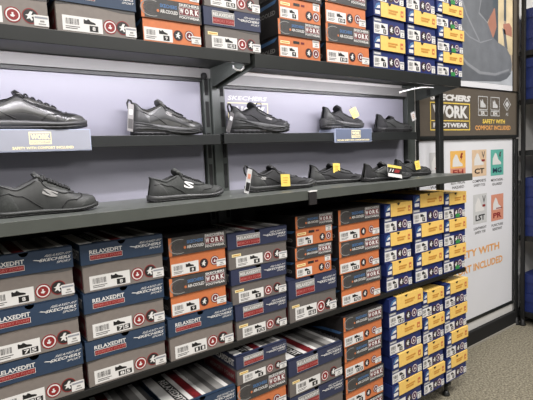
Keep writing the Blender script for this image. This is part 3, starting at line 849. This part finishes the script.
# upper ledge, left to right
S1 = Shoe(L=.315, W=.100, heel=.084, dip=.068, vamp=.098, tongue=.106, toe=.048, sole=.026, open_to=.46)
make_shoe('large black leather work shoe on the long blue grey sign block', (.077, 1.434, wz(.1065)), math.radians(-1), S1, leather, leather2, sole_g, sole_b, tongue_z=.110, swoosh=True, logo=None)
S2 = Shoe(L=.250, W=.092, heel=.104, dip=.080, vamp=.100, tongue=.108, toe=.048, sole=.034, chunky=True, open_to=.40)
make_shoe('glossy black leather sneaker beside the upright on the left upper ledge', (.535, 1.436, ZL1), math.radians(1), S2, leather2, suede, sole_g, sole_b, tongue_z=.119, swoosh=True, wavy=True, logo=(.42, .5, .3, .45), grooves=.004)
S3 = Shoe(L=.268, W=.092, heel=.100, dip=.078, vamp=.098, tongue=.110, toe=.052, sole=.044, chunky=True, toespring=.014, open_to=.37)
make_shoe('black thick soled sneaker in front of the badge print, right ledge', (.905, 1.436, ZL2), math.radians(1), S3, knit, suede, suede, sole_b, tongue_z=.119, laces=True, wavy=True, logo=(.50, .60, .22, .38), bow=True, grooves=.004)
S4 = Shoe(L=.236, W=.088, heel=.094, dip=.066, vamp=.080, tongue=.090, toe=.044, sole=.034, chunky=True, open_to=.38)
make_shoe('black slip on sneaker with yellow tag on the short slate sign block', (1.362, 1.434, wz(.1085)), math.radians(0), S4, knit, suede, sole_g, sole_b, tongue_z=.104, laces=False, slip=True, wavy=True, loop=False)
S5 = Shoe(L=.250, W=.086, heel=.086, dip=.060, vamp=.068, tongue=.074, toe=.038, sole=.022)
make_shoe('black slip on shoe at the right end of the upper ledge', (1.705, 1.436, ZL2), math.radians(0), S5, suede, knit, sole_b, rubber, tongue_z=.082, laces=False, slip=True, loop=False)
# display shelf, left to right
S6 = Shoe(L=.240, W=.096, heel=.082, dip=.070, vamp=.095, tongue=.104, toe=.042, sole=.014, open_to=.42)
make_shoe('grey laced work shoe at the left end of the display shelf', (.124, 1.285, ZM), math.radians(-1), S6, suede, knitg, suede, sole_b, lc=lace_b, tongue_z=.108, logo=(.42, .56, .24, .40), bow=False, lace_r=.0036)
S7 = Shoe(L=.250, W=.092, heel=.074, dip=.062, vamp=.078, tongue=.085, toe=.036, sole=.018, open_to=.38)
make_shoe('charcoal slip on shoe with white letter S on its side', (.520, 1.300, ZM), math.radians(0), S7, knitg, suede, sole_g, sole_b, tongue_z=.098, laces=True, lc=lace_b, logo='S', loop=False)
S8 = Shoe(L=.300, W=.092, heel=.084, dip=.060, vamp=.076, tongue=.086, toe=.034, sole=.020, open_to=.36)
make_shoe('long black knit slip on with square yellow tag at the ankle', (.872, 1.300, ZM), math.radians(0), S8, knit, suede, suede, sole_b, tongue_z=.092, laces=False, slip=True, logo=(.12, .2, .26, .36))
S9 = Shoe(L=.290, W=.090, heel=.080, dip=.052, vamp=.068, tongue=.08, toe=.030, sole=.018)
make_shoe('black knit shoe with yellow tag, third from the right on display shelf', (1.195, 1.345, ZM), math.radians(-2), S9, knit, suede, suede, sole_b, tongue_z=.085, laces=True, loop=False)
S10 = Shoe(L=.270, W=.088, heel=.074, dip=.046, vamp=.062, tongue=.078, toe=.028, sole=.016)
make_shoe('black flat shoe behind the red and white tag on display shelf', (1.405, 1.255, ZM), math.radians(-3), S10, suede, knit, sole_b, rubber, tongue_z=.080, laces=False, slip=True, loop=False)
S11 = Shoe(L=.245, W=.088, heel=.082, dip=.058, vamp=.064, tongue=.070, toe=.036, sole=.020)
make_shoe('black slip on with small yellow tag at the right end of display shelf', (1.700, 1.330, ZM), math.radians(0), S11, suede, knit, sole_b, rubber, tongue_z=.078, laces=False, slip=True, loop=False)

# hang tags
def hang_tag(label, loc, rot, w, h, m, kind='plain', string=True):
    r = empty('hang_tag', loc); r.rotation_euler = rot
    tag(r, label, 'tag', 'paper tags on the display shoes')
    link('card', box_me((-w/2, -.0006, -h), (w/2, .0006, 0), m, .0004), r)
    p = P()
    if kind == 'plain':
        for i, z in enumerate((.3, .5, .7)): p.rect(-w*.3, -h*z-.001, w*(.28-.06*i), -h*z+.0015, tan, 0)
    elif kind == 'red':
        p.rect(-w/2, -h*.22, w/2, 0, tagyel, 0); p.rect(-w/2, -h*.7, w/2, -h*.22, black, 0); p.poly([(-w*.1, -h*.62), (w*.05, -h*.3), (w*.4, -h*.34), (w*.25, -h*.6)], redp, 1); p.poly([(-w*.42, -h*.6), (-w*.3, -h*.32), (-w*.24, -h*.32), (-w*.36, -h*.6)], white, 1); p.poly([(-w*.24, -h*.6), (-w*.12, -h*.32), (-w*.06, -h*.32), (-w*.18, -h*.6)], white, 1)
    elif kind == 'grey':
        p.rect(-w*.4, -h*.9, w*.4, -h*.55, dkgrey, 0); p.rect(-w*.3, -h*.4, w*.3, -h*.2, palegr, 0)
    elif kind == 'dark':
        p.rect(-w*.4, -h*.9, w*.4, -h*.55, black, 0); p.rect(-w*.3, -h*.4, w*.3, -h*.2, salmon, 0)
    link('tag_print', p.mesh(), r, (0, -.0006, 0))
    if string:
        bm = bmesh.new(); add_tube(bm, [(0, 0, -.004), (.001, .003, .006), (.002, .009, .012)], .0007, 6); link('string', me_from_bm(bm, lace_g), r)
    return r
R = math.radians
hang_tag('narrow clear and grey tag hanging behind the heel of glossy black sneaker', (.527, 1.405, wz(.185)), (0, R(8), R(20)), .022, .085, mdgrey, 'grey')
hang_tag('narrow tag hanging at heel of the thick soled sneaker, right ledge', (.893, 1.40, wz(.165)), (0, R(22), R(10)), .020, .074, dkgrey, 'grey')
hang_tag('yellow square tag standing above the slip on over the slate block', (1.513, 1.405, wz(.196)), (R(-12), R(-22), 0), .040, .042, tagyel)
hang_tag('small white tag hanging at the far right end of the upper ledge', (1.93, 1.40, wz(.188)), (0, R(-20), 0), .030, .042, white)
hang_tag('orange and white narrow tag at heel of the long knit slip on', (.862, 1.262, wz(-.035)), (0, R(16), R(12)), .022, .082, palegr, 'dark')
hang_tag('square yellow tag on ankle of the long black knit slip on', (1.0, 1.250, wz(-.060)), (R(-6), R(3), 0), .040, .042, tagyel)
hang_tag('square yellow tag on tongue of the second knit shoe, right display shelf', (1.318, 1.318, wz(-.035)), (R(-6), R(4), 0), .038, .038, tagyel)
hang_tag('yellow, black and red tag lying against the flat black shoe', (1.535, 1.205, wz(-.055)), (R(-12), R(9), 0), .088, .050, white, 'red')
hang_tag('small yellow tag on front of the rightmost display shelf shoe', (1.81, 1.295, wz(-.046)), (R(-8), R(-8), 0), .034, .040, tagyel)

# ------------------------------------------------------------------ shoe boxes
KN = {'grey': 'grey shoe box with navy lid', 'taupe': 'dark grey shoe box with navy lid', 'orange': 'orange shoe box with black lid', 'tan_orange': 'orange shoe box with yellow sticker', 'blue': 'blue shoe box with yellow lid'}
def pos(i, n):
    if n == 2: return ('lower', 'upper')[i]
    if n == 3: return ('bottom', 'middle', 'top')[i]
    return ('lowest', 'second lowest', 'second highest', 'highest')[i]
ORD = ['first', 'second', 'third', 'fourth', 'fifth', 'sixth', 'seventh', 'eighth', 'ninth']
def stack(n_, tier, zb, rows, **kw):
    z = zb; N = len(rows)
    for i, (kind, x0, x1, h, size, y) in enumerate(rows):
        lab = '%s, %s of %s stack from left on %s' % (KN[kind], pos(i, N), ORD[n_], {'middle': 'middle deck', 'bottom': 'bottom deck', 'top': 'top shelf'}[tier])
        hide = tier == 'top'
        shoe_box(kind, x0, x1, z, h-.0006, lab, 'shoe boxes on the %s' % {'middle': 'middle deck', 'bottom': 'bottom deck', 'top': 'top shelf'}[tier], size, y, d=.232, rz=R(random.uniform(-.6, .6)), top=(tier != 'top' and i == N-1) , **kw)
        z += h
    return z
mz = -.5825
stack(0, 'middle', mz, [('grey', .066, .283, .128, '7.5', 1.222), ('grey', .066, .282, .128, '7.5', 1.219), ('grey', .064, .279, .128, '8', 1.222)])
stack(1, 'middle', mz, [('grey', .289, .512, .127, '8.5', 1.223), ('grey', .293, .515, .127, '7.5', 1.219), ('grey', .295, .522, .128, '8', 1.221)])
stack(2, 'middle', mz, [('grey', .520, .742, .130, '11', 1.221), ('orange', .532, .726, .118, '9', 1.223), ('orange', .537, .730, .118, '8', 1.221)])
stack(3, 'middle', mz, [('taupe', .749, .960, .117, '7.5', 1.220), ('taupe', .742, .966, .117, '9', 1.223), ('taupe', .734, .972, .118, '8', 1.219)])
stack(4, 'middle', mz, [('taupe', .970, 1.203, .154, '10.5', 1.221), ('tan_orange', 1.004, 1.186, .110, '9', 1.221), ('tan_orange', 1.015, 1.198, .110, '8', 1.224)])
stack(5, 'middle', mz, [('orange', 1.226, 1.456, .125, '9.5', 1.221), ('orange', 1.222, 1.458, .125, '11', 1.224), ('orange', 1.219, 1.460, .125, '8', 1.220)])
stack(6, 'middle', mz, [('blue', 1.489, 1.668, .1235, '7', 1.222), ('blue', 1.483, 1.666, .1235, '8', 1.224), ('blue', 1.482, 1.668, .1235, '9', 1.221)])
stack(7, 'middle', mz, [('blue', 1.686, 1.896, .130, '7', 1.222), ('blue', 1.680, 1.899, .130, '8', 1.219), ('blue', 1.674, 1.902, .132, '9', 1.221)])
stack(8, 'middle', mz, [('blue', 1.905, 2.090, .126, '7', 1.223), ('blue', 1.906, 2.092, .126, '8', 1.221), ('blue', 1.908, 2.094, .126, '9', 1.222)], green_patch=True)
bz = -1.1215
stack(0, 'bottom', bz, [('grey', .045, .265, .1335, '7', 1.222)]*3)
stack(1, 'bottom', bz, [('grey', .275, .497, .1335, '8', 1.224)]*3)
stack(2, 'bottom', bz, [('grey', .508, .736, .1335, '9', 1.222)]*3)
stack(3, 'bottom', bz, [('orange', .745, .948, .130, '8', 1.222), ('orange', .745, .948, .130, '9', 1.222), ('orange', .743, .948, .130, '10', 1.224), ('taupe', .741, .951, .100, '8', 1.220)])
stack(4, 'bottom', bz, [('taupe', .956, 1.218, .1370, '9', 1.223), ('taupe', .955, 1.222, .1370, '10', 1.221), ('taupe', .953, 1.221, .1370, '8', 1.219)])
stack(5, 'bottom', bz, [('orange', 1.234, 1.454, .1245, '8', 1.222), ('orange', 1.232, 1.458, .1245, '9', 1.220), ('orange', 1.234, 1.456, .1245, '10', 1.224), ('orange', 1.230, 1.460, .1245, '11', 1.221)])
stack(6, 'bottom', bz, [('blue', 1.508, 1.722, .1275, '7', 1.222), ('blue', 1.508, 1.726, .1275, '8', 1.220), ('blue', 1.502, 1.728, .1275, '9', 1.224), ('blue', 1.493, 1.732, .1285, '10', 1.218)])
stack(7, 'bottom', bz, [('blue', 1.736, 1.900, .121, '7', 1.222), ('blue', 1.733, 1.898, .121, '8', 1.224), ('blue', 1.733, 1.900, .121, '9', 1.221), ('blue', 1.734, 1.900, .121, '10', 1.224)])
stack(8, 'bottom', bz, [('blue', 1.912, 2.095, .1225, '7', 1.222), ('blue', 1.914, 2.098, .1225, '8', 1.220), ('blue', 1.904, 2.100, .1225, '9', 1.223), ('blue', 1.904, 2.102, .1225, '10', 1.220)])
tz = .3315
stack(0, 'top', tz, [('grey', .046, .273, .127, '9', 1.221), ('grey', .046, .273, .127, '9', 1.221)])
stack(1, 'top', tz, [('grey', .284, .491, .127, '8', 1.222), ('grey', .284, .493, .127, '8', 1.222)])
stack(2, 'top', tz, [('orange', .503, .688, .120, '9', 1.221), ('orange', .505, .690, .120, '9', 1.223)])
stack(3, 'top', tz, [('taupe', .695, .902, .123, '10.5', 1.221), ('taupe', .697, .906, .123, '10.5', 1.220)])
stack(4, 'top', tz, [('tan_orange', .972, 1.168, .125, '9', 1.222), ('tan_orange', .978, 1.172, .125, '9', 1.220), ('tan_orange', .976, 1.172, .125, '9', 1.222)])
stack(5, 'top', tz, [('orange', 1.190, 1.424, .140, '10', 1.222), ('orange', 1.192, 1.412, .140, '10', 1.223), ('orange', 1.190, 1.415, .135, '10', 1.222)])
stack(6, 'top', tz, [('blue', 1.440, 1.642, .128, '7', 1.222), ('blue', 1.444, 1.644, .128, '8', 1.220), ('blue', 1.442, 1.644, .128, '8', 1.222)])
stack(7, 'top', tz, [('blue', 1.656, 1.860, .128, '7', 1.222), ('blue', 1.655, 1.862, .128, '8', 1.220), ('blue', 1.657, 1.862, .128, '8', 1.223)])
stack(8, 'top', tz, [('blue', 1.868, 2.076, .107, '7', 1.222), ('blue', 1.870, 2.080, .107, '8', 1.220), ('blue', 1.868, 2.078, .107, '8', 1.223), ('blue', 1.868, 2.078, .107, '8', 1.221)], green_patch=True)

# ------------------------------------------------------------------ neighbouring unit at the right edge
u2 = empty('shelving_unit', (3.16, 1.443, 0)); V = Vector((3.16, 1.443, 0))
tag(u2, 'black metal corner shelving unit at the right edge beyond the wall board', 'shelving unit')
def vp(name, me, label=None):
    o = link(name, me, u2, tuple(-V)); 
    if label: o['label'] = label
    return o
def leg2(xc, yc, w, dpt, ztop):
    bm = bmesh.new(); add_box(bm, (xc-w/2, yc-dpt/2, .04), (xc+w/2, yc+dpt/2, ztop), .003)
    add_tube(bm, [(xc, yc, 0), (xc, yc, .008), (xc, yc, .02), (xc, yc, .05)], [.022, .022, .014, .01], 16); return me_from_bm(bm, deckblk)
vp('leg', leg2(3.150, 1.478, .026, .012, wz(.05))); vp('leg', leg2(3.163, 1.443, .020, .024, 2.9)); vp('leg', leg2(3.163, .20, .020, .03, 2.9))
vp('back_panel', box_me((3.47, .2, wz(-.12)), (3.48, 1.47, wz(.28)), lav), 'lavender back panel')
vp('dark_back_panel', boxes_me([((3.47, .2, .05), (3.48, 1.47, wz(-.12))), ((3.47, .2, wz(.28)), (3.48, 1.47, 2.9))], backdark))
for z, xf in ((.30, 3.172), (.61, 3.172), (-.03, 3.172), (-.60, 3.172), (-1.12, 3.172)):
    bm = bmesh.new(); add_box(bm, (xf+.002, .19, wz(z)-.004), (3.47, 1.475, wz(z))); add_box(bm, (xf, .19, wz(z)-.034), (xf+.003, 1.475, wz(z)), .001)
    vp('shelf', me_from_bm(bm, deckblk))
WN = {.30: 'the lower high shelf', .61: 'the upper high shelf', -.60: 'the middle shelf', -1.12: 'the bottom shelf'}
for z, rows in ((.30, 2), (.61, 2), (-.60, 3), (-1.12, 2)):
    for i in range(rows):
        o = shoe_box('blue', 0, .226, z+.0005+.13*i, .1294, 'blue shoe box at the right edge of the photo, %s on %s' % (pos(i, rows), WN[z]), 'blue boxes in the right edge unit', y=0, d=.26, detail=False)
        o.location = (3.180, 1.345, z+.0005+.13*i+EYE); o.rotation_euler = (0, 0, -PI/2)

# ------------------------------------------------------------------ light and camera
def area(name, loc, rot, sx, sy, e, col=(1, 1, 1)):
    L = bpy.data.lights.new(name, 'AREA'); L.shape = 'RECTANGLE'; L.size = sx; L.size_y = sy; L.energy = e; L.color = col
    o = bpy.data.objects.new(name, L); C.objects.link(o); o.location = loc; o.rotation_euler = rot; return o
for x in (-1.2, .9, 3.0): area('ceiling_lamp', (x, -.15, 3.15), (0, 0, 0), .6, 1.2, 78, (1, .97, .93))
for x in (-.2, 2.2): area('ceiling_lamp', (x, -2.6, 3.15), (0, 0, 0), .6, 1.2, 72, (1, .97, .93))
w = bpy.data.worlds.new('room_ambient'); SC.world = w; w.use_nodes = True
w.node_tree.nodes['Background'].inputs['Color'].default_value = (.97, .97, 1, 1); w.node_tree.nodes['Background'].inputs['Strength'].default_value = .10

yaw, pitch, roll = R(36.2), R(5.24), R(2.65)
cy, sy, cp, sp = math.cos(yaw), math.sin(yaw), math.cos(pitch), math.sin(pitch)
f = Vector((sy*cp, cy*cp, -sp)); r = Vector((cy, -sy, 0)); d = f.cross(r)
c, s = math.cos(roll), math.sin(roll)
r2 = c*r+s*d; d2 = -s*r+c*d
cam = bpy.data.cameras.new('camera'); co = bpy.data.objects.new('camera', cam); C.objects.link(co)
mw = Matrix.Identity(4)
for i in range(3): mw[i][0] = r2[i]; mw[i][1] = -d2[i]; mw[i][2] = -f[i]
mw.translation = (0, 0, EYE); co.matrix_world = mw
cam.sensor_fit = 'HORIZONTAL'; cam.sensor_width = 36; cam.lens = 460/533*36; cam.clip_start = .02
SC.camera = co
vs = SC.view_settings; SC.display_settings.display_device = 'sRGB'
vs.view_transform = 'Standard'; vs.look = 'None'; vs.gamma = 1; vs.use_curve_mapping = False; vs.exposure = -.13
